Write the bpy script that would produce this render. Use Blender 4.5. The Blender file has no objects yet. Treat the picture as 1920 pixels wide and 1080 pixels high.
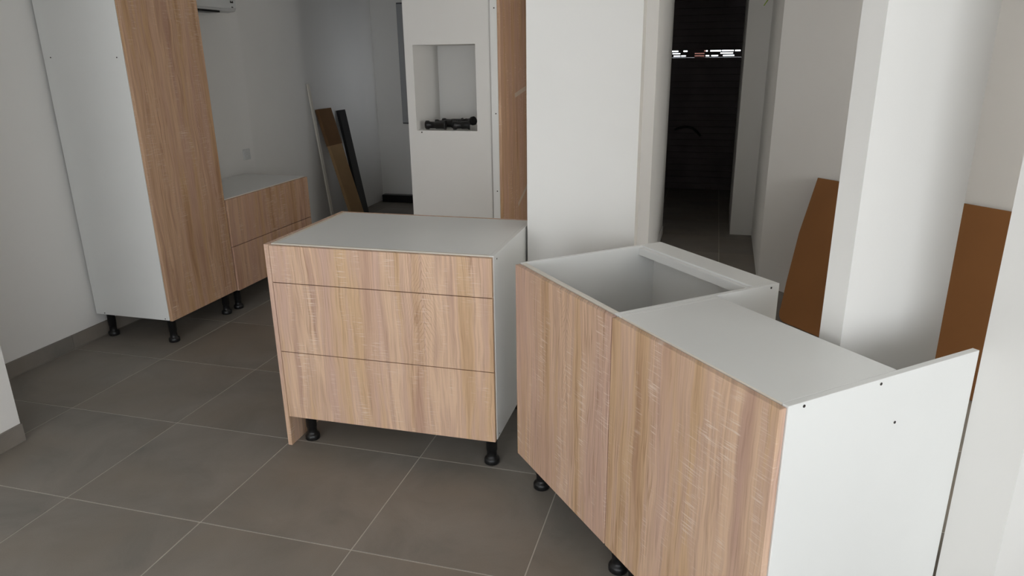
import bpy, bmesh, math, random
from mathutils import Vector, Matrix
random.seed(7)
scene = bpy.context.scene
PI = math.pi

# ------------------------------------------------------------------ camera
CAM = (2.27758, -1.77173, 1.57353)
YAW, PITCH, ROLL, FPX = -0.27482, 0.31471, -0.01360, 1323.94
fw = Vector((math.sin(YAW)*math.cos(PITCH), math.cos(YAW)*math.cos(PITCH), -math.sin(PITCH)))
rt = Vector((math.cos(YAW), -math.sin(YAW), 0)); up = rt.cross(fw)
r2 = math.cos(ROLL)*rt + math.sin(ROLL)*up
u2 = -math.sin(ROLL)*rt + math.cos(ROLL)*up
cd = bpy.data.cameras.new('camera'); cam = bpy.data.objects.new('camera', cd)
scene.collection.objects.link(cam)
M = Matrix((r2, u2, -fw)).transposed().to_4x4(); M.translation = Vector(CAM)
cam.matrix_world = M
cd.sensor_width = 36; cd.lens = FPX/1920*36; cd.clip_start = 0.02
scene.camera = cam

# ------------------------------------------------------------------ world, light, exposure
w = bpy.data.worlds.new('daylight_sky'); scene.world = w; w.use_nodes = True
bg = w.node_tree.nodes['Background']; bg.inputs[0].default_value = (0.90, 0.95, 1.0, 1); bg.inputs[1].default_value = 3.7
scene.view_settings.view_transform = 'Standard'; scene.view_settings.look = 'None'
scene.view_settings.exposure = 0.0; scene.view_settings.gamma = 1.0
scene.view_settings.use_curve_mapping = False

SO = Vector((1.645, 0.5155)); SA = -0.8448          # origin and heading of the sink run
U = Vector((math.cos(SA), math.sin(SA))); V = Vector((-U.y, U.x))
def sl(lx, ly): p = SO + U*lx + V*ly; return (p.x, p.y)

def area(name, loc, aim, sx, sy, power, col):
    l = bpy.data.lights.new(name, 'AREA'); l.shape = 'RECTANGLE'; l.size = sx; l.size_y = sy
    l.energy = power; l.color = col
    o = bpy.data.objects.new(name, l); scene.collection.objects.link(o)
    o.location = loc
    d = Vector(aim).normalized(); o.rotation_euler = d.to_track_quat('-Z', 'Z').to_euler()
    return o
wx, wy = sl(4.33, -0.9)
def portal(*a):
    p = area(*a, 1.0, (1, 1, 1)); p.data.cycles.is_portal = True
portal('window_portal', (wx, wy, 1.28), (-U.x, -U.y, 0), 3.4, 2.3)
portal('rear_door_portal', (1.3, -5.0, 1.1), (0, 1, 0), 2.3, 2.2)
px_, py_ = sl(4.36, 1.80); portal('side_portal', (px_, py_, 1.2), (-U.x, -U.y, 0), 1.15, 2.4)
area('daylight_rear_door', (1.3, -4.98, 1.15), (0, 1, .12), 2.3, 2.2, 40, (0.97, 0.985, 1.0))
wx, wy = sl(4.33, 1.80)
area('added_side_fill', (wx, wy, 1.3), (-U.x, -U.y, .05), 1.1, 2.2, 100, (1.0, 0.98, 0.94))  # added fill lamp at an unseen opening, brightens the corridor and back wall
f = area('added_far_fill', (1.3, 5.45, 1.4), (-1, .03, 0), 0.4, 1.6, 1.2, (0.88, 0.93, 1.0)); f.data.spread = 0.9  # added lamp with no window behind it, lifts the far left wall

# ------------------------------------------------------------------ helpers
C = scene.collection
def bx(bm, x0, x1, y0, y1, z0, z1, bev=0.0):
    g = bmesh.new()
    v = [g.verts.new((x, y, z)) for x in (x0, x1) for y in (y0, y1) for z in (z0, z1)]
    for f in ((0,1,3,2), (4,6,7,5), (0,4,5,1), (2,3,7,6), (0,2,6,4), (1,5,7,3)):
        g.faces.new([v[i] for i in f])
    bmesh.ops.recalc_face_normals(g, faces=g.faces)
    if bev: bmesh.ops.bevel(g, geom=g.edges[:], offset=bev, segments=1, affect='EDGES')
    me = bpy.data.meshes.new('tmp'); g.to_mesh(me); g.free(); bm.from_mesh(me); bpy.data.meshes.remove(me)
def box(x0, x1, y0, y1, z0, z1, bev=0.0):
    bm = bmesh.new(); bx(bm, x0, x1, y0, y1, z0, z1, bev); return bm
def prism(pts, z0, z1):
    bm = bmesh.new()
    a = [bm.verts.new((p[0], p[1], z0)) for p in pts]; b = [bm.verts.new((p[0], p[1], z1)) for p in pts]
    bm.faces.new(a); bm.faces.new(b); n = len(pts)
    for i in range(n): bm.faces.new((a[i], a[(i+1) % n], b[(i+1) % n], b[i]))
    bmesh.ops.recalc_face_normals(bm, faces=bm.faces); return bm
def lathe(bm, prof, mat=Matrix(), n=20):
    rings = []
    for r, z in prof:
        rings.append([bm.verts.new(mat @ Vector((r*math.cos(2*PI*i/n), r*math.sin(2*PI*i/n), z))) for i in range(n)])
    for a, b in zip(rings, rings[1:]):
        for i in range(n): bm.faces.new((a[i], a[(i+1) % n], b[(i+1) % n], b[i]))
    bm.faces.new(rings[0][::-1]); bm.faces.new(rings[-1])
def tube(pts, r, n=8):
    bm = bmesh.new(); P = [Vector(p) for p in pts]; rings = []
    for i, p in enumerate(P):
        t = (P[min(i+1, len(P)-1)] - P[max(i-1, 0)]).normalized()
        s = t.cross(Vector((0, 0, 1)) if abs(t.z) < .9 else Vector((1, 0, 0))).normalized(); k = t.cross(s)
        rings.append([bm.verts.new(p + r*(math.cos(2*PI*j/n)*s + math.sin(2*PI*j/n)*k)) for j in range(n)])
    for a, b in zip(rings, rings[1:]):
        for i in range(n): bm.faces.new((a[i], a[(i+1) % n], b[(i+1) % n], b[i]))
    bm.faces.new(rings[0][::-1]); bm.faces.new(rings[-1])
    bmesh.ops.recalc_face_normals(bm, faces=bm.faces); return bm
def obj(name, bm, mat, parent=None, smooth=False, label=None):
    me = bpy.data.meshes.new(name)
    if smooth:
        for f in bm.faces: f.smooth = len(f.verts) == 4
    bm.to_mesh(me); bm.free(); me.materials.append(mat)
    o = bpy.data.objects.new(name, me); C.objects.link(o)
    if parent: o.parent = parent
    if label: o['label'] = label
    return o
def tag(o, label, cat, group=None):
    o['label'] = label; o['category'] = cat
    if group: o['group'] = group
    return o
def thing(name, label, cat, loc=(0, 0, 0), rz=0, group=None):
    o = bpy.data.objects.new(name, None); C.objects.link(o); o.location = loc; o.rotation_euler = (0, 0, rz)
    return tag(o, label, cat, group)
def struct(name, bm, mat, parent=None, label=None):
    o = obj(name, bm, mat, parent)
    if not parent: o['kind'] = 'structure'
    if label: o['label'] = label
    return o

# ------------------------------------------------------------------ materials
def srgb(r, g, b):
    f = lambda c: (c/255/12.92) if c/255 <= .04045 else ((c/255+.055)/1.055)**2.4
    return (f(r), f(g), f(b), 1)
class NT:
    def __init__(s, name):
        s.m = bpy.data.materials.new(name); s.m.use_nodes = True; s.t = s.m.node_tree; s.b = s.t.nodes['Principled BSDF']
    def n(s, typ, **kw):
        nd = s.t.nodes.new(typ)
        for k, v in kw.items():
            if k.startswith('i_'): nd.inputs[k[2:].replace('_', ' ')].default_value = v
            else: setattr(nd, k, v)
        return nd
    def l(s, a, b): s.t.links.new(a, b)
    def math(s, op, a, b=None, c=None):
        nd = s.t.nodes.new('ShaderNodeMath'); nd.operation = op
        for i, v in enumerate((a, b, c)):
            if v is None: continue
            if isinstance(v, (int, float)): nd.inputs[i].default_value = v
            else: s.l(v, nd.inputs[i])
        return nd.outputs[0]
    def mix(s, fac, a, b, typ='MIX'):
        nd = s.t.nodes.new('ShaderNodeMix'); nd.data_type = 'RGBA'; nd.blend_type = typ
        for i, v in ((0, fac), (6, a), (7, b)):
            if isinstance(v, (int, float, tuple)): nd.inputs[i].default_value = v
            else: s.l(v, nd.inputs[i])
        return nd.outputs[2]
    def ramp(s, fac, pts):
        nd = s.t.nodes.new('ShaderNodeValToRGB'); e = nd.color_ramp.elements
        e[0].position, e[0].color = pts[0][0], pts[0][1]; e[1].position, e[1].color = pts[-1][0], pts[-1][1]
        for p, c in pts[1:-1]: x = e.new(p); x.color = c
        s.l(fac, nd.inputs[0]); return nd.outputs[0]
    def noise(s, vec, scale, detail=2, rough=.5, dist=0):
        nd = s.n('ShaderNodeTexNoise'); nd.inputs['Scale'].default_value = scale; nd.inputs['Detail'].default_value = detail
        nd.inputs['Roughness'].default_value = rough; nd.inputs['Distortion'].default_value = dist
        s.l(vec, nd.inputs['Vector']); return nd.outputs['Fac']
    def coord(s, kind='Object'): return s.n('ShaderNodeTexCoord').outputs[kind]
    def bump(s, h, strength, dist=.002):
        b = s.n('ShaderNodeBump'); b.inputs['Strength'].default_value = strength; b.inputs['Distance'].default_value = dist
        s.l(h, b.inputs['Height']); s.l(b.outputs[0], s.b.inputs['Normal'])

def plain(name, rgb, rough=.5, spec=.5, var=.03, scale=3, bump=0, bscale=200, metal=0):
    k = NT(name); co = k.coord()
    c = srgb(*rgb); d = tuple(x*(1-var*2) for x in c[:3])+(1,)
    k.l(k.ramp(k.noise(co, scale, 3), [(.3, d), (.7, c)]), k.b.inputs['Base Color'])
    k.b.inputs['Roughness'].default_value = rough; k.b.inputs['Specular IOR Level'].default_value = spec
    k.b.inputs['Metallic'].default_value = metal
    if bump: k.bump(k.noise(co, bscale, 2), bump)
    return k.m

def wood(name, off=0., tint=(1, 1, 1), knots=()):
    """light sawn oak decor: upright grain, pale cross scratches, a cathedral figure at the knots (across, z)"""
    k = NT(name); co = k.coord()
    sp = k.n('ShaderNodeSeparateXYZ'); k.l(co, sp.inputs[0])
    ac = k.math('ADD', k.math('ADD', sp.outputs[0], sp.outputs[1]), off); z = sp.outputs[2]
    def vec(a, b, o=0.0):
        cb = k.n('ShaderNodeCombineXYZ'); k.l(k.math('MULTIPLY', ac, a), cb.inputs[0]); k.l(k.math('MULTIPLY', z, b), cb.inputs[2])
        cb.inputs[1].default_value = o + off*3.7; return cb.outputs[0]
    # sideways wander of the grain
    wob = k.math('MULTIPLY', k.math('SUBTRACT', k.noise(vec(7, 3.0, 2.1), 1, 3), .5), .045)
    kn = None; lens_sum = None
    for (ka, kz, kr) in knots:
        da = k.math('SUBTRACT', ac, ka + off); dz = k.math('SUBTRACT', z, kz)
        d2 = k.math('ADD', k.math('POWER', k.math('DIVIDE', da, kr), 2), k.math('POWER', k.math('DIVIDE', dz, kr*3.2), 2))
        g = k.math('EXPONENT', k.math('MULTIPLY', d2, -1.0))
        kn = g if kn is None else k.math('MAXIMUM', kn, g)
    ac2 = k.math('ADD', ac, wob)
    def vec2(a, b, o=0.0):
        cb = k.n('ShaderNodeCombineXYZ'); k.l(k.math('MULTIPLY', ac2, a), cb.inputs[0]); k.l(k.math('MULTIPLY', z, b), cb.inputs[2])
        cb.inputs[1].default_value = o + off*3.7; return cb.outputs[0]
    bands = k.noise(vec2(17, .8, 0), 1, 3, .5)
    T = lambda r, g, b: srgb(min(255, r*1.07)*tint[0], g*1.09*tint[1], b*1.15*tint[2])
    col = k.ramp(bands, [(.30, T(176, 138, 102)), (.42, T(204, 168, 128)), (.5, T(198, 163, 134)), (.58, T(213, 178, 143)), (.70, T(186, 150, 124))])
    pink = k.noise(vec2(9, .6, 5), 1, 1)
    col = k.mix(k.ramp(pink, [(.5, (0, 0, 0, 1)), (.62, (.45, .45, .45, 1))]), col, T(194, 158, 140))
    # fibres
    fib = k.noise(vec2(170, 5, 1), 1, 3, .6)
    col = k.mix(.60, col, k.ramp(fib, [(.25, (.62, .55, .50, 1)), (.5, (1, 1, 1, 1)), (.75, (1.08, 1.08, 1.08, 1))]), 'MULTIPLY')
    # darker grain lines, gathered in some bands
    ln = k.noise(vec2(60, 1.6, 7), 1, 2, .5)
    lines = k.math('ABSOLUTE', k.math('SUBTRACT', ln, .5))
    lm = k.ramp(lines, [(0, (1, 1, 1, 1)), (.035, (0, 0, 0, 1))])
    gate = k.ramp(k.noise(vec2(11, .9, 9), 1, 1), [(.48, (0, 0, 0, 1)), (.62, (.55, .55, .55, 1))])
    col = k.mix(k.math('MULTIPLY', lm, gate), col, T(148, 108, 76))
    # slanting feather figure
    if kn is not None:
        ph = k.math('ADD', k.math('MULTIPLY', z, 105), k.math('MULTIPLY', k.math('ABSOLUTE', k.math('SUBTRACT', ac, knots[0][0]+off)), 260))
        ph = k.math('ADD', ph, k.math('MULTIPLY', k.noise(vec(22, 9, 3), 1, 2), 11))
        s = k.math('ABSOLUTE', k.math('SINE', ph))
        cm = k.ramp(s, [(0, (1, 1, 1, 1)), (.45, (0, 0, 0, 1))])
        col = k.mix(k.math('MULTIPLY', k.math('MULTIPLY', cm, kn), .62), col, T(142, 102, 70))
    # pale saw marks across the grain
    hz = k.noise(vec(14, 260, 4), 1, 2, .6); vx = k.noise(vec(240, 14, 6), 1, 2, .6)
    sc = k.math('MAXIMUM', k.ramp(hz, [(.56, (0, 0, 0, 1)), (.66, (1, 1, 1, 1))]), k.math('MULTIPLY', k.ramp(vx, [(.6, (0, 0, 0, 1)), (.68, (1, 1, 1, 1))]), .4))
    blotch = k.ramp(k.noise(vec(13, 3.2, 8), 1, 2), [(.50, (0, 0, 0, 1)), (.64, (.85, .85, .85, 1))])
    col = k.mix(k.math('MULTIPLY', sc, blotch), col, T(222, 200, 176))
    k.l(col, k.b.inputs['Base Color']); k.b.inputs['Roughness'].default_value = .48
    k.b.inputs['Specular IOR Level'].default_value = .35
    k.bump(fib, .12, .0006)
    return k.m

def tile_mat():
    k = NT('grey_tile'); co = k.coord('Generated'); oi = k.n('ShaderNodeObjectInfo')
    g = k.n('ShaderNodeNewGeometry').outputs['Position']
    add = k.n('ShaderNodeVectorMath'); add.operation = 'ADD'; k.l(g, add.inputs[0])
    cb = k.n('ShaderNodeCombineXYZ'); k.l(k.math('MULTIPLY', oi.outputs['Random'], 37), cb.inputs[0]); k.l(k.math('MULTIPLY', oi.outputs['Random'], 11), cb.inputs[1])
    k.l(cb.outputs[0], add.inputs[1]); v = add.outputs[0]
    n1 = k.noise(v, 3.2, 5, .6, .6); n2 = k.noise(v, 1.7, 3)
    c = k.ramp(n1, [(.30, srgb(124, 120, 114)), (.5, srgb(138, 132, 125)), (.7, srgb(148, 141, 133))])
    c = k.mix(k.ramp(n2, [(.42, (0, 0, 0, 1)), (.64, (.5, .5, .5, 1))]), c, srgb(137, 126, 113))
    c = k.mix(.25, c, k.ramp(k.noise(v, 260, 2), [(.3, (.8, .8, .8, 1)), (.7, (1.1, 1.1, 1.1, 1))]), 'MULTIPLY')
    k.l(c, k.b.inputs['Base Color'])
    k.l(k.math('ADD', k.math('MULTIPLY', n1, .2), .42), k.b.inputs['Roughness'])
    k.b.inputs['Specular IOR Level'].default_value = .35
    k.bump(k.noise(v, 90, 3), .08, .001)
    return k.m

M_wall = plain('white_paint', (238, 236, 232), .85, .25, .012, 2, .06, 260)
M_ceil = plain('ceiling_paint', (243, 242, 240), .9, .2, .01)
M_white = plain('white_melamine', (240, 240, 237), .32, .45, .01, 4)
M_edge = plain('white_edge_band', (232, 226, 214), .4, .4, .01)
M_oakD = wood('oak_decor_drawers', 0.0, knots=((.66, .66, .05), (.66, .80, .035)))
M_oakS = wood('oak_decor_sink', 3.3, knots=((.36, .80, .030), (.36, .58, .03)))
M_oakS2 = wood('oak_decor_right', 7.9, knots=((.83, .74, .05), (.83, .62, .045), (1.08, .5, .035)))
M_oakT = wood('oak_decor_tall', 12.1, (.93, .90, .86), knots=((1.0, 1.2, .05),))
M_oakL = wood('oak_decor_low', 17.7, (.93, .90, .88), knots=((1.9, .5, .05),))
M_oakN = wood('oak_decor_niche', 23.3, (.95, .92, .88))
M_tile = tile_mat()
M_grout = plain('grout', (200, 194, 184), .9, .2, .05, 40)
M_black = plain('black_plastic', (22, 22, 23), .38, .5, .1, 20)
M_screw = plain('dark_screw_hole', (60, 56, 52), .6, .3, .1)
M_brown = plain('brown_hardboard', (142, 96, 56), .62, .25, .06, 2.5, .05, 300)
M_card = plain('cardboard', (178, 146, 108), .85, .2, .06, 8)
M_card2 = plain('cardboard_dark', (126, 96, 68), .85, .2, .06, 8)
M_dark = plain('dark_lacquer', (118, 108, 110), .55, .3, .1, 4)
M_grey = plain('grey_metal', (168, 169, 170), .5, .4, .03)
M_ac = plain('white_plastic', (215, 216, 214), .35, .5, .01)
M_tape = plain('clear_tape', (214, 196, 176), .4, .5, .03)
M_green = plain('earth_wire_sheath', (176, 205, 70), .5, .4, .05, 60)
M_out = plain('outdoor_render', (150, 105, 95), .9, .1, .1, 6)

# ------------------------------------------------------------------ structure
H = 2.6
fl = struct('floor', box(-2.4, 6.6, -5.4, 7.8, -.12, -.0015), M_grout, label='pale grout bed under square grey floor tiles')
tm = None; cnt = 0
G = 0.0046
for i in range(-3, 10):
    for j in range(-6, 13):
        if i >= 6 and j >= 7: continue
        if j >= 8 and 1.2 < i*.6 + .3 < 1.2: continue
        if i*.6 < -1.5 and j > 9: continue
        if tm is None:
            bm = box(G/2, .6-G/2, G/2, .6-G/2, -.010, 0, .0008)
            t = obj('tile', bm, M_tile, fl); tm = t.data
        else:
            t = bpy.data.objects.new('tile', tm); C.objects.link(t); t.parent = fl
        t.location = (i*.6, j*.6, 0); cnt += 1
print('tiles', cnt)
struct('ceiling', box(-2.4, 6.6, -5.4, 7.8, H, H+.1), M_ceil)

# left wall: straight beside the tall cabinets, drawing back slightly beyond the low unit
struct('wall_left', prism([(-1.215, .3), (-1.228, 3.15), (-1.412, 5.50), (-1.412, 5.95), (-2.2, 5.95), (-2.2, .3)], 0, H), M_wall)
struct('wall_left_near', prism([(-.555, -5.0), (-.555, .305), (-2.2, .305), (-2.2, -5.0)], 0, H), M_wall)
struct('wall_far', box(-2.2, 1.55, 5.77, 5.95, 0, H), M_wall)
# plaster column between the two cabinets in front, and the corridor walls
struct('wall_center', box(1.550, 2.0, 1.062, 1.185, 0, H), M_wall)
struct('wall_hall_left', box(1.40, 1.89, 3.18, 4.80, 0, H), M_wall)
struct('wall_dark_room_left', box(1.40, 1.55, 4.80, 7.4, 0, H), M_wall)
struct('wall_hall_end', prism([(2.495, 4.885), (2.86, 4.885), (2.86, 6.05), (2.505, 6.05)], 0, H), M_wall)
struct('wall_hall_right', prism([(2.665, 3.408), (2.686, 4.885), (2.86, 4.885), (2.86, 3.40)], 0, H), M_wall)
wb = -0.86; wd = Vector((math.cos(wb), math.sin(wb))); wn = Vector((-wd.y, wd.x))
a0 = Vector((2.665, 3.408)); a1 = a0 + wd*6.2
struct('wall_back', prism([a0[:], a1[:], (a1+wn*.2)[:], (a0+wn*.2)[:]], 0, H), M_wall)
struct('wall_dark_room_right', box(3.3, 3.45, 3.0, 7.4, 0, H), M_wall)
# free-standing thin partition in the notch behind the right cabinet
struct('wall_partition', prism([sl(.936, .425), sl(1.002, .425), sl(1.002, .828), sl(.936, .828)], 0, H), M_wall)
struct('wall_right_and_light_shield', prism([sl(1.219, .648), sl(1.352, .648), sl(1.352, 1.10), sl(4.2, 1.10), sl(4.2, 1.22), sl(1.219, 1.22)], 0, H), M_wall)  # long off-view leg added to shield the end panel from the side fill
# niche column
nb = bmesh.new()
NX0, NX1, NY = .182, .806, 3.0
bx(nb, NX0, .243, NY, 4.2, 0, H); bx(nb, .697, NX1, NY, 4.2, 0, H)
bx(nb, .243, .697, NY, 4.2, 0, 1.092); bx(nb, .243, .697, NY, 4.2, 1.668, H); bx(nb, .243, .697, 3.47, 4.2, 1.092, 1.668)
struct('wall_niche', nb, M_wall, label='white plaster column with a rectangular open niche')
# far side of the daylight: window wall behind the camera
ww = bmesh.new()
def lbx(bm, x0, x1, y0, y1, z0, z1):
    me = bpy.data.meshes.new('t'); g = prism([sl(x0, y0), sl(x1, y0), sl(x1, y1), sl(x0, y1)], z0, z1); g.to_mesh(me); g.free(); bm.from_mesh(me); bpy.data.meshes.remove(me)
lbx(ww, 4.2, 4.35, -3.6, -2.6, 0, H); lbx(ww, 4.2, 4.35, .8, 1.22, 0, H); lbx(ww, 4.2, 4.35, 2.35, 3.0, 0, H); lbx(ww, 4.2, 4.35, 1.22, 2.35, 2.4, H); lbx(ww, 4.2, 4.35, -2.6, .8, 0, .15); lbx(ww, 4.2, 4.35, -2.6, .8, 2.42, H)  # gap beyond the window is an added unseen opening for the side fill
struct('wall_window_side', ww, M_wall)
wf = bmesh.new()
for y0, y1, z0, z1 in ((-2.6, -2.54, .15, 2.35), (.74, .8, .15, 2.35), (-2.6, .8, .15, .21), (-2.6, .8, 2.29, 2.35), (-.93, -.87, .21, 2.29)):
    lbx(wf, 4.23, 4.29, y0, y1, z0, z1)
struct('window_1', wf, M_ac)
rw = bmesh.new()
bx(rw, -.6, .15, -5.1, -4.9, 0, H); bx(rw, 2.45, 2.9, -5.1, -4.9, 0, H); bx(rw, .15, 2.45, -5.1, -4.9, 2.2, H)
struct('wall_rear', rw, M_wall)
df = bmesh.new()
for a, b, c, d in ((.15, .21, .1, 2.2), (2.39, 2.45, .1, 2.2), (1.27, 1.33, .1, 2.14), (.15, 2.45, 2.14, 2.2), (.15, 2.45, .04, .1)): bx(df, a, b, -5.03, -4.97, c, d)
struct('window_2', df, M_ac)

# skirting of cut floor tile along the left walls
def skirting(name, pts, label):
    root = None
    bed = prism([(pts[0][0]-.0, pts[0][1]), (pts[0][0]+.004, pts[0][1]), (pts[-1][0]+.004, pts[-1][1]), (pts[-1][0], pts[-1][1])], 0, .079)
    root = struct(name, bed, M_grout, label=label)
    for (xa, ya), (xb, yb) in zip(pts, pts[1:]):
        obj('tile', prism([(xa+.002, ya+.0015), (xa+.013, ya+.0015), (xb+.013, yb-.0015), (xb+.002, yb-.0015)], 0, .081), M_tile, root)
    return root
lx = lambda y: -1.215 - .0046*(y-.3)
skirting('baseboard_left', [(lx(y), y) for y in (.31, .6, 1.2, 1.8, 2.4, 3.0)], 'low skirting cut from grey tile along the left wall')
skirting('baseboard_near', [(-.555, y) for y in (-3.6, -3.0, -2.4, -1.8, -1.2, -.6, -.3, .305)], 'grey tile skirting on the near wall end at left edge')
struct('baseboard_hall', box(1.89, 1.896, 3.3, 4.79, 0, .07), M_wall)

# ------------------------------------------------------------------ adjustable plastic leg
def leg_bm(h):
    bm = bmesh.new()
    lathe(bm, [(.028, 0), (.0315, .004), (.0315, .020), (.028, .026), (.0215, .030), (.0205, .036), (.0205, h*.42),
               (.0225, h*.43), (.0225, h-.014), (.026, h-.010), (.036, h-.006), (.036, h)])
    return bm
leg_cache = {}
def leg(parent, x, y, h):
    key = round(h, 4)
    if key not in leg_cache:
        o = obj('leg', leg_bm(h), M_black, parent, smooth=True); leg_cache[key] = o.data
    else:
        o = bpy.data.objects.new('leg', leg_cache[key]); C.objects.link(o); o.parent = parent
    o.location = (x, y, 0); return o
def screw(parent, loc, axis, r=.0032):
    bm = bmesh.new(); R = {'x': Matrix.Rotation(PI/2, 4, 'Y'), 'y': Matrix.Rotation(PI/2, 4, 'X')}[axis]
    lathe(bm, [(r, -.0006), (r, .0006), (r*.5, .0004)], Matrix.Translation(loc) @ R, 10)
    return obj('screw', bm, M_screw, parent, label='small dark screw hole')

# ------------------------------------------------------------------ drawer cabinet in the middle
Z0, Z1 = .141, .892
W, DP = .936, .641
D = thing('drawer_cabinet', 'white base cabinet with three oak fronts and an oak side panel, standing alone mid-floor', 'cabinet', (.6096, .5561, 0), .0103)
obj('end_panel', box(0, .019, 0, DP, 0, Z1, .0008), M_oakD, D, label='oak end panel reaching the floor')
obj('back_panel', box(.0195, W, DP-.016, DP, Z0, Z1-.001, .0008), M_oakD, D, label='thin oak back panel')
obj('side_panel', box(W-.017, W, .021, DP-.0165, Z0, Z1, .0008), M_white, D)
obj('side_panel', box(.0195, .036, .021, DP-.0165, Z0, Z1, .0008), M_edge, D)
obj('top_panel', box(.0365, W-.0175, .037, DP-.0165, Z1-.018, Z1-.001, .0008), M_white, D)
obj('front_rail', box(.0365, W-.0175, .021, .0365, Z1-.09, Z1, .0008), M_edge, D)
obj('bottom_panel', box(.0365, W-.0175, .021, DP-.0165, Z0, Z0+.016), M_white, D)
for za, zb in ((Z0-.002, .4365), (.4395, .7345), (.7375, Z1-.004)):
    obj('drawer_front', box(.0215, W-.003, 0, .019, za, zb, .0008), M_oakD, D)
for x in (.075, W-.042):
    for y in (.075, DP-.08): leg(D, x, y, Z0)
screw(D, (W+.0003, .06, Z1-.02), 'x'); screw(D, (W+.0003, .05, Z0+.012), 'x')

# ------------------------------------------------------------------ corner run: sink unit (open) + shallow unit + end panel
S = thing('sink_base_cabinet', 'white base cabinet open at the top, one oak door, left of the corner pair', 'cabinet', (SO.x, SO.y, 0), SA)
W1, D1 = .602, .627
obj('door', box(.002, W1-.002, 0, .019, Z0-.002, Z1-.004, .0012), M_oakS, S)
obj('side_panel', box(0, .016, .021, D1, Z0, Z1, .0008), M_white, S)
obj('side_panel', box(W1-.016, W1, .021, D1, Z0, Z1, .0008), M_white, S)
obj('bottom_panel', box(.0165, W1-.0165, .021, D1-.002, Z0, Z0+.016), M_white, S)
obj('back_panel', box(.0165, W1-.0165, D1-.040, D1-.033, Z0+.016, Z1-.017), M_white, S)
obj('front_rail', box(.0165, W1-.0165, .021, .037, Z1-.10, Z1, .0008), M_edge, S)
obj('back_rail', box(.0165, W1-.0165, D1-.095, D1, Z1-.016, Z1, .0008), M_white, S)
obj('back_rail', box(.0165, W1-.0165, D1-.112, D1-.096, Z1-.034, Z1-.006, .0008), M_white, S)
for x in (.062, W1-.022):
    for y in (.072, D1-.08): leg(S, x, y, Z0)
screw(S, (W1+.0003, .593, Z1-.010), 'x')

RW, RD = .592, .372
T = thing('base_cabinet', 'shallow white base cabinet with one wide oak door, right of the open sink unit', 'cabinet', (*sl(.6045, 0), 0), SA)
obj('door', box(.001, RW+.015, 0, .019, Z0-.002, Z1-.004, .0012), M_oakS2, T)
obj('side_panel', box(0, .016, .021, RD, Z0, Z1, .0008), M_white, T)
obj('top_panel', box(.0165, RW, .0225, RD, Z1-.016, Z1, .0008), M_white, T)
obj('top_edge', box(.0165, RW, .0205, .0222, Z1-.016, Z1), M_edge, T)
obj('back_panel', box(.0165, RW-.001, RD-.008, RD-.001, Z0, Z1-.017), M_white, T)
obj('bottom_panel', box(.0165, RW-.001, .021, RD-.009, Z0, Z0+.016), M_white, T)
for x in (.065, RW-.05):
    for y in (.072, RD-.07): leg(T, x, y, Z0)
E = tag(obj('end_panel', box(0, .017, .0205, .644, .002, Z1, .0008), M_white), 'deep white end panel closing the right end of the run', 'panel')
E.name = 'cabinet_end_panel'; E.location = (*sl(.6045+RW+.0008, 0), 0); E.rotation_euler = (0, 0, SA)
for y, z in ((.299, .8805), (.065, .8825), (.369, .768)): screw(E, (.0173, y, z), 'x', .0036)

# ------------------------------------------------------------------ tall cabinet at the left wall
TY0, TY1, TX0, TX1 = 1.385, 1.984, -1.198, -.655
TB, TH = .152, 2.35
K = thing('tall_cabinet', 'tall white cabinet with a full height oak front, standing against the left wall', 'cabinet', (TX0, TY0, 0))
tw = TX1-TX0; td = TY1-TY0
obj('side_panel', box(0, tw-.021, 0, .018, TB, TH, .0008), M_white, K)
obj('side_panel', box(0, tw-.021, td-.018, td, TB, TH, .0008), M_white, K)
obj('carcass', box(.001, tw-.022, .0185, td-.0185, TB+.001, TH-.001), M_white, K)
obj('door', box(tw-.019, tw, .001, td-.002, TB-.003, TH, .0012), M_oakT, K)
for x in (.045, tw-.06):
    for y in (.055, td-.055): leg(K, x, y, TB)
for x, z in ((.049, 1.608), (.478, 1.603), (.063, TB+.009), (.494, TB+.009)): screw(K, (x, -.0003, z), 'y', .0036)

# low drawer unit beyond it
LY0, LY1, LB, LT = 1.988, 2.945, .146, .748
L = thing('low_drawer_cabinet', 'low white cabinet with two wide oak drawers beyond the tall cabinet', 'cabinet', (TX0-.002, LY0, 0))
lw = -.645-TX0; ld = LY1-LY0
obj('top_panel', box(0, lw-.021, 0, ld, LT-.018, LT, .0008), M_white, L)
obj('top_edge', box(lw-.0205, lw-.0195, 0, ld, LT-.016, LT), M_edge, L)
obj('side_panel', box(0, lw-.021, ld-.018, ld, LB, LT-.0185, .0008), M_white, L)
obj('side_panel', box(0, lw-.021, 0, .018, LB, LT-.0185, .0008), M_white, L)
obj('back_panel', box(0, .016, .0185, ld-.0185, LB, LT-.0185), M_white, L)
obj('bottom_panel', box(.0165, lw-.021, .0185, ld-.0185, LB, LB+.016), M_white, L)
for za, zb in ((LB-.003, .4355), (.4395, LT-.005)):
    obj('drawer_front', box(lw-.019, lw, .004, ld, za, zb, .0012), M_oakL, L)
for x in (.07, lw-.06):
    for y in (.055, ld-.06): leg(L, x, y, LB)

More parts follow.
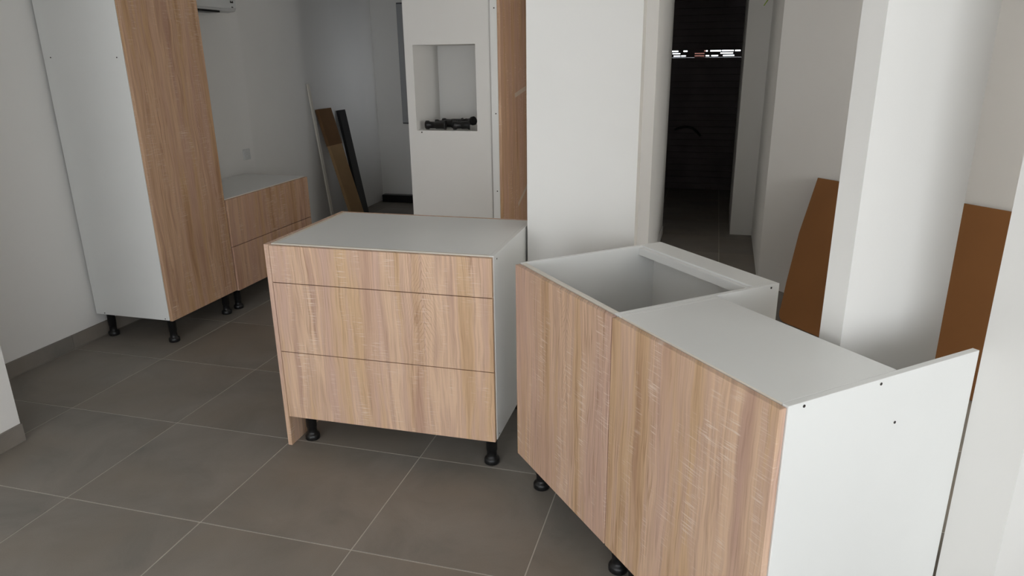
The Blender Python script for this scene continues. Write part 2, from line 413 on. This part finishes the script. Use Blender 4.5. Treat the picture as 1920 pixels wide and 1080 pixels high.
# tall unit whose oak front looks out beside the niche column
N = thing('tall_niche_cabinet', 'tall cabinet with an oak front and narrow white side beside the niche column', 'cabinet', (.808, NY-.012, 0))
obj('side_panel', box(0, .047, 0, .018, 0, 2.4, .0008), M_white, N)
obj('carcass', box(0, .047, .0185, 1.19, .002, 2.399), M_white, N)
obj('edge_strip', box(.0475, .0490, .001, .020, .002, 2.4), M_edge, N)
obj('door', box(.0495, .068, .001, .80, .10, 2.399, .0012), M_oakN, N)
obj('door', box(.0495, .068, .804, 1.19, .10, 2.399, .0012), M_oakN, N)
def tape(y0, z0, y1, z1, hw=.016):
    bm = bmesh.new(); d = Vector((0, y1-y0, z1-z0)).normalized(); n = Vector((0, -d.z, d.y))*hw
    a, b = Vector((.0684, y0, z0)), Vector((.0684, y1, z1)); e = Vector((.0004, 0, 0))
    v = [bm.verts.new(p) for p in (a-n, b-n, b+n, a+n, a-n+e, b-n+e, b+n+e, a+n+e)]
    for f in ((0, 1, 2, 3), (7, 6, 5, 4), (0, 4, 5, 1), (1, 5, 6, 2), (2, 6, 7, 3), (3, 7, 4, 0)): bm.faces.new([v[i] for i in f])
    bmesh.ops.recalc_face_normals(bm, faces=bm.faces)
    obj('tape', bm, M_tape, N, label='pale strip of packing tape')
tape(.355, 1.315, .68, 1.355); tape(.42, .50, .70, .60)
for z in (1.213, 1.888, .678): screw(N, (.030, -.0003, z), 'y', .0045)
nr = bpy.data.objects['wall_niche']
obj('screw', (lambda b: (lathe(b, [(.005, -.0006), (.005, .0006), (.002, .0004)], Matrix.Translation((.280, NY-.0003, 1.079)) @ Matrix.Rotation(PI/2, 4, 'X'), 10), b)[1])(bmesh.new()), M_screw, nr)

# ------------------------------------------------------------------ spare legs lying in the niche
def spare(x, y, z, rz, tilt, label, h=.15):
    bm = bmesh.new()
    lathe(bm, [(.026, 0), (.031, .004), (.031, .022), (.026, .030), (.024, .036), (.024, h*.5),
               (.027, h*.51), (.027, h-.016), (.031, h-.010), (.033, h-.006), (.033, h)])
    o = tag(obj('spare_fitting', bm, M_black, smooth=True), label, 'furniture leg', 'spare black legs piled in the wall niche')
    R = Matrix.Rotation(rz, 4, 'Z') @ Matrix.Rotation(PI/2 - tilt, 4, 'Y')
    o.matrix_world = Matrix.Translation((x, y, z)) @ R
    return o
NZ = 1.092
spare(.622, 3.165, NZ+.058, PI-.45, -.19, 'black spare leg at the right of the niche pile, round foot raised')
spare(.290, 3.055, NZ+.034, .08, 0, 'black spare leg at the front left of the niche pile')
spare(.325, 3.150, NZ+.034, .30, 0, 'black spare leg at the back left of the niche pile', .13)
spare(.500, 3.045, NZ+.034, .38, 0, 'black spare leg at the front middle of the niche pile', .12)
spare(.335, 3.275, NZ+.034, .0, 0, 'black spare leg lying at the very back of the niche pile', .16)

# ------------------------------------------------------------------ brown board behind the partition
off = .035
Bp = a0 - wn*0 ; 
def wl(s, d): p = a0 + wd*s - wn*d; return p
s0, s1 = .46, 2.10
bm = bmesh.new()
zt = .828
# outline in board plane: (s, t) with t height along the board; lower left corner rounded
pts = [(s0-.008, zt), (s0+.045, .50), (s0+.12, .22)]
for k in range(6):
    a = PI + k*(PI/2)/5; pts.append((s0+.235+.07*math.cos(a), .075+.07*math.sin(a)))
pts += [(s1, .005), (s1, zt)]
lean = .42
def bp(s, t, e): 
    p = wl(s, .02 + e + lean*(1-t/zt)); return (p.x, p.y, t)
fr = [bm.verts.new(bp(s, t, .006)) for s, t in pts]; bk = [bm.verts.new(bp(s, t, 0)) for s, t in pts]
bm.faces.new(fr); bm.faces.new(bk[::-1]); n = len(pts)
for i in range(n): bm.faces.new((fr[i], bk[i], bk[(i+1) % n], fr[(i+1) % n]))
bmesh.ops.recalc_face_normals(bm, faces=bm.faces)
tag(obj('hardboard_sheet', bm, M_brown), 'wide brown hardboard sheet leaning on the wall behind the thin partition', 'board')

# ------------------------------------------------------------------ planks leaning on the left wall
def plank(name, y0, y1, xt, zt, xb, th, mat, label, cat):
    o = thing(name, label, cat, (xb, y0, 0))
    return o
def lean_bm(y0, y1, x_top, z_top, x_bot, th, z_bot=0.0, ylean=0.0):
    bm = bmesh.new(); d = Vector((x_top-x_bot, 0, z_top-z_bot)).normalized(); n = Vector((d.z, 0, -d.x))*th
    q = []
    for (x, z, yo) in ((x_bot, z_bot, 0), (x_top, z_top, ylean)):
        for y in (y0, y1):
            q.append(bm.verts.new((x, y+yo, z))); q.append(bm.verts.new((x+n.x, y+yo, z+n.z)))
    for f in ((0, 1, 3, 2), (4, 6, 7, 5), (0, 4, 5, 1), (2, 3, 7, 6), (0, 2, 6, 4), (1, 5, 7, 3)): bm.faces.new([q[i] for i in f])
    bmesh.ops.recalc_face_normals(bm, faces=bm.faces); return bm
P = thing('cardboard_plank', 'long brown cardboard pack leaning on the left wall, darker at its top', 'packaging', (0, 0, 0))
zs = .80; xs = -1.31 + (1.135-zs)/1.135*.30
obj('pack_body', lean_bm(4.27, 4.50, xs, zs, -1.01, .03, .008), M_card, P)
obj('pack_end', lean_bm(4.262, 4.508, -1.31, 1.135, xs-.001, .032, zs), M_card2, P, label='darker brown end sleeve')
tag(obj('black_plank', lean_bm(4.70, 4.83, -1.335, 1.10, -1.15, .03, .008), M_black), 'narrow black plank leaning on the left wall beside the cardboard pack', 'plank')
tag(obj('white_strip', lean_bm(4.13, 4.165, -1.295, 1.375, -1.15, .012, .006), M_edge), 'thin white strip leaning on the wall left of the cardboard pack', 'trim')
tag(obj('black_plinth_board', box(-1.37, -.6, 5.66, 5.74, .002, .085, .002), M_black), 'long black plinth board lying at the foot of the far wall', 'plank')
g = thing('grey_panel', 'tall grey panel fixed to the far wall, half hidden by the niche column', 'panel', (-1.08, 5.72, .9))
obj('cover', box(0, .55, 0, .045, 0, 1.24, .004), M_grey, g)
obj('frame', box(-.015, .57, .030, .047, -.015, 1.255, .002), plain('grey_frame', (90, 90, 92), .5), g)

# ------------------------------------------------------------------ wall outlet and air conditioner
o = thing('wall_outlet', 'small white socket on the left wall above the low cabinet', 'socket', (-1.2255, 3.045, .885))
obj('plate', box(0, .009, -.042, .042, -.042, .042, .003), M_ac, o)
obj('socket_cup', (lambda b: (lathe(b, [(.020, .0085), (.020, .0105), (.017, .0105), (.016, .004)], Matrix.Rotation(PI/2, 4, 'Y'), 16), b)[1])(bmesh.new()), M_ac, o)

A = thing('air_conditioner', 'white wall mounted air conditioner high on the left wall', 'air conditioner', (-1.225, 2.02, 1.90))
al = .82
ab = bmesh.new()
prof = [(0, .015), (.15, .0), (.205, .010), (.217, .030), (.22, .16), (.20, .27), (.16, .295), (0, .295)]
fa = [ab.verts.new((x, 0, z)) for x, z in prof]; fb = [ab.verts.new((x, al, z)) for x, z in prof]
ab.faces.new(fa); ab.faces.new(fb[::-1])
for i in range(len(prof)): ab.faces.new((fa[i], fa[(i+1) % 8], fb[(i+1) % 8], fb[i]))
bmesh.ops.recalc_face_normals(ab, faces=ab.faces)
obj('casing', ab, M_ac, A)
obj('front_panel', box(.2195, .226, .004, al-.004, .086, .285, .003), M_ac, A)
obj('air_flap', box(.205, .2235, .02, al-.10, .022, .080, .003), M_ac, A)
obj('air_slot', box(.10, .200, .06, al-.16, -.004, .010, .001), M_black, A, label='dark air outlet slot')
for k, (dy, dz, hh) in enumerate(((0, 0, .014), (.008, 0, .008), (.016, 0, .010), (.024, 0, .014), (.008, -.03, .006), (.018, -.03, .006))):
    obj('mark', box(.2195, .2225, al-.062+dy, al-.056+dy, .062+dz, .062+dz+hh), M_screw, A)

# ------------------------------------------------------------------ dark room: roller shutter with lit slots
R = thing('roller_shutter', 'dark closed shutter at the end of the unlit room, daylight through its slots', 'shutter', (0, 7.2, 0))
XL, XR = 1.56, 3.29
z = 0.004
k = 0
while z < 1.55:
    zz = min(z+.0755, 1.552); obj('slat', box(XL, XR, 0, .03, z, zz-.0015, .004), M_dark, R); z = zz
z = 1.6415
while z < 2.58:
    zz = min(z+.0755, 2.595); obj('slat', box(XL, XR, 0, .03, z, zz-.0015, .004), M_dark, R); z = zz
sb = bmesh.new()
def px2x(c): return 1.738 + (c-467)/(1262-467)*(2.533-1.738)
rows = ((1.617, 1.631, ((480, 550), (610, 655), (845, 885), (915, 1035), (1045, 1175), (1190, 1250))),
        (1.592, 1.603, ((485, 575), (740, 850), (1030, 1170))),
        (1.565, 1.577, ((500, 575), (585, 640), (740, 850), (865, 905), (930, 1005), (1060, 1185))))
zc = [1.552]
for za, zb, ops in rows[::-1]:
    bx(sb, XL, XR, 0, .008, zc[-1], za); zc.append(zb); x = XL
    for a, b in ops: bx(sb, x, px2x(a), 0, .008, za, zb); x = px2x(b)
    bx(sb, x, XR, 0, .008, za, zb)
bx(sb, XL, XR, 0, .008, zc[-1], 1.6415)
obj('backing', (lambda b: (bx(b, XL, XR, .031, .035, 0, 1.5515), bx(b, XL, XR, .031, .035, 1.642, 2.6), b)[2])(bmesh.new()), M_dark, R)
obj('slotted_slat', sb, M_dark, R, label='slat pierced by short daylight slots')
obj('handle', tube([(1.833, -.045, .722), (1.87, -.05, .742), (1.93, -.05, .757), (1.988, -.05, .759), (2.05, -.05, .742), (2.10, -.045, .70), (2.138, -.03, .654)], .014), M_black, R, smooth=True, label='black curved handle')
struct('wall_outside', box(1.98, 2.12, 8.2, 8.3, 0, 2.2), M_out)

# green and yellow wire
pts = [(2.66, 4.60, 2.35), (2.655, 4.60, 2.15), (2.648, 4.60, 2.06), (2.625, 4.60, 2.0), (2.595, 4.59, 1.95)]
tag(obj('earth_wire', tube([(2.70, 4.60, 2.598), (2.68, 4.6, 2.3), (2.66, 4.60, 2.07), (2.635, 4.60, 2.0), (2.60, 4.59, 1.945)], .004), M_green, smooth=True), 'loose green and yellow wire hanging at the corridor corner', 'wire')
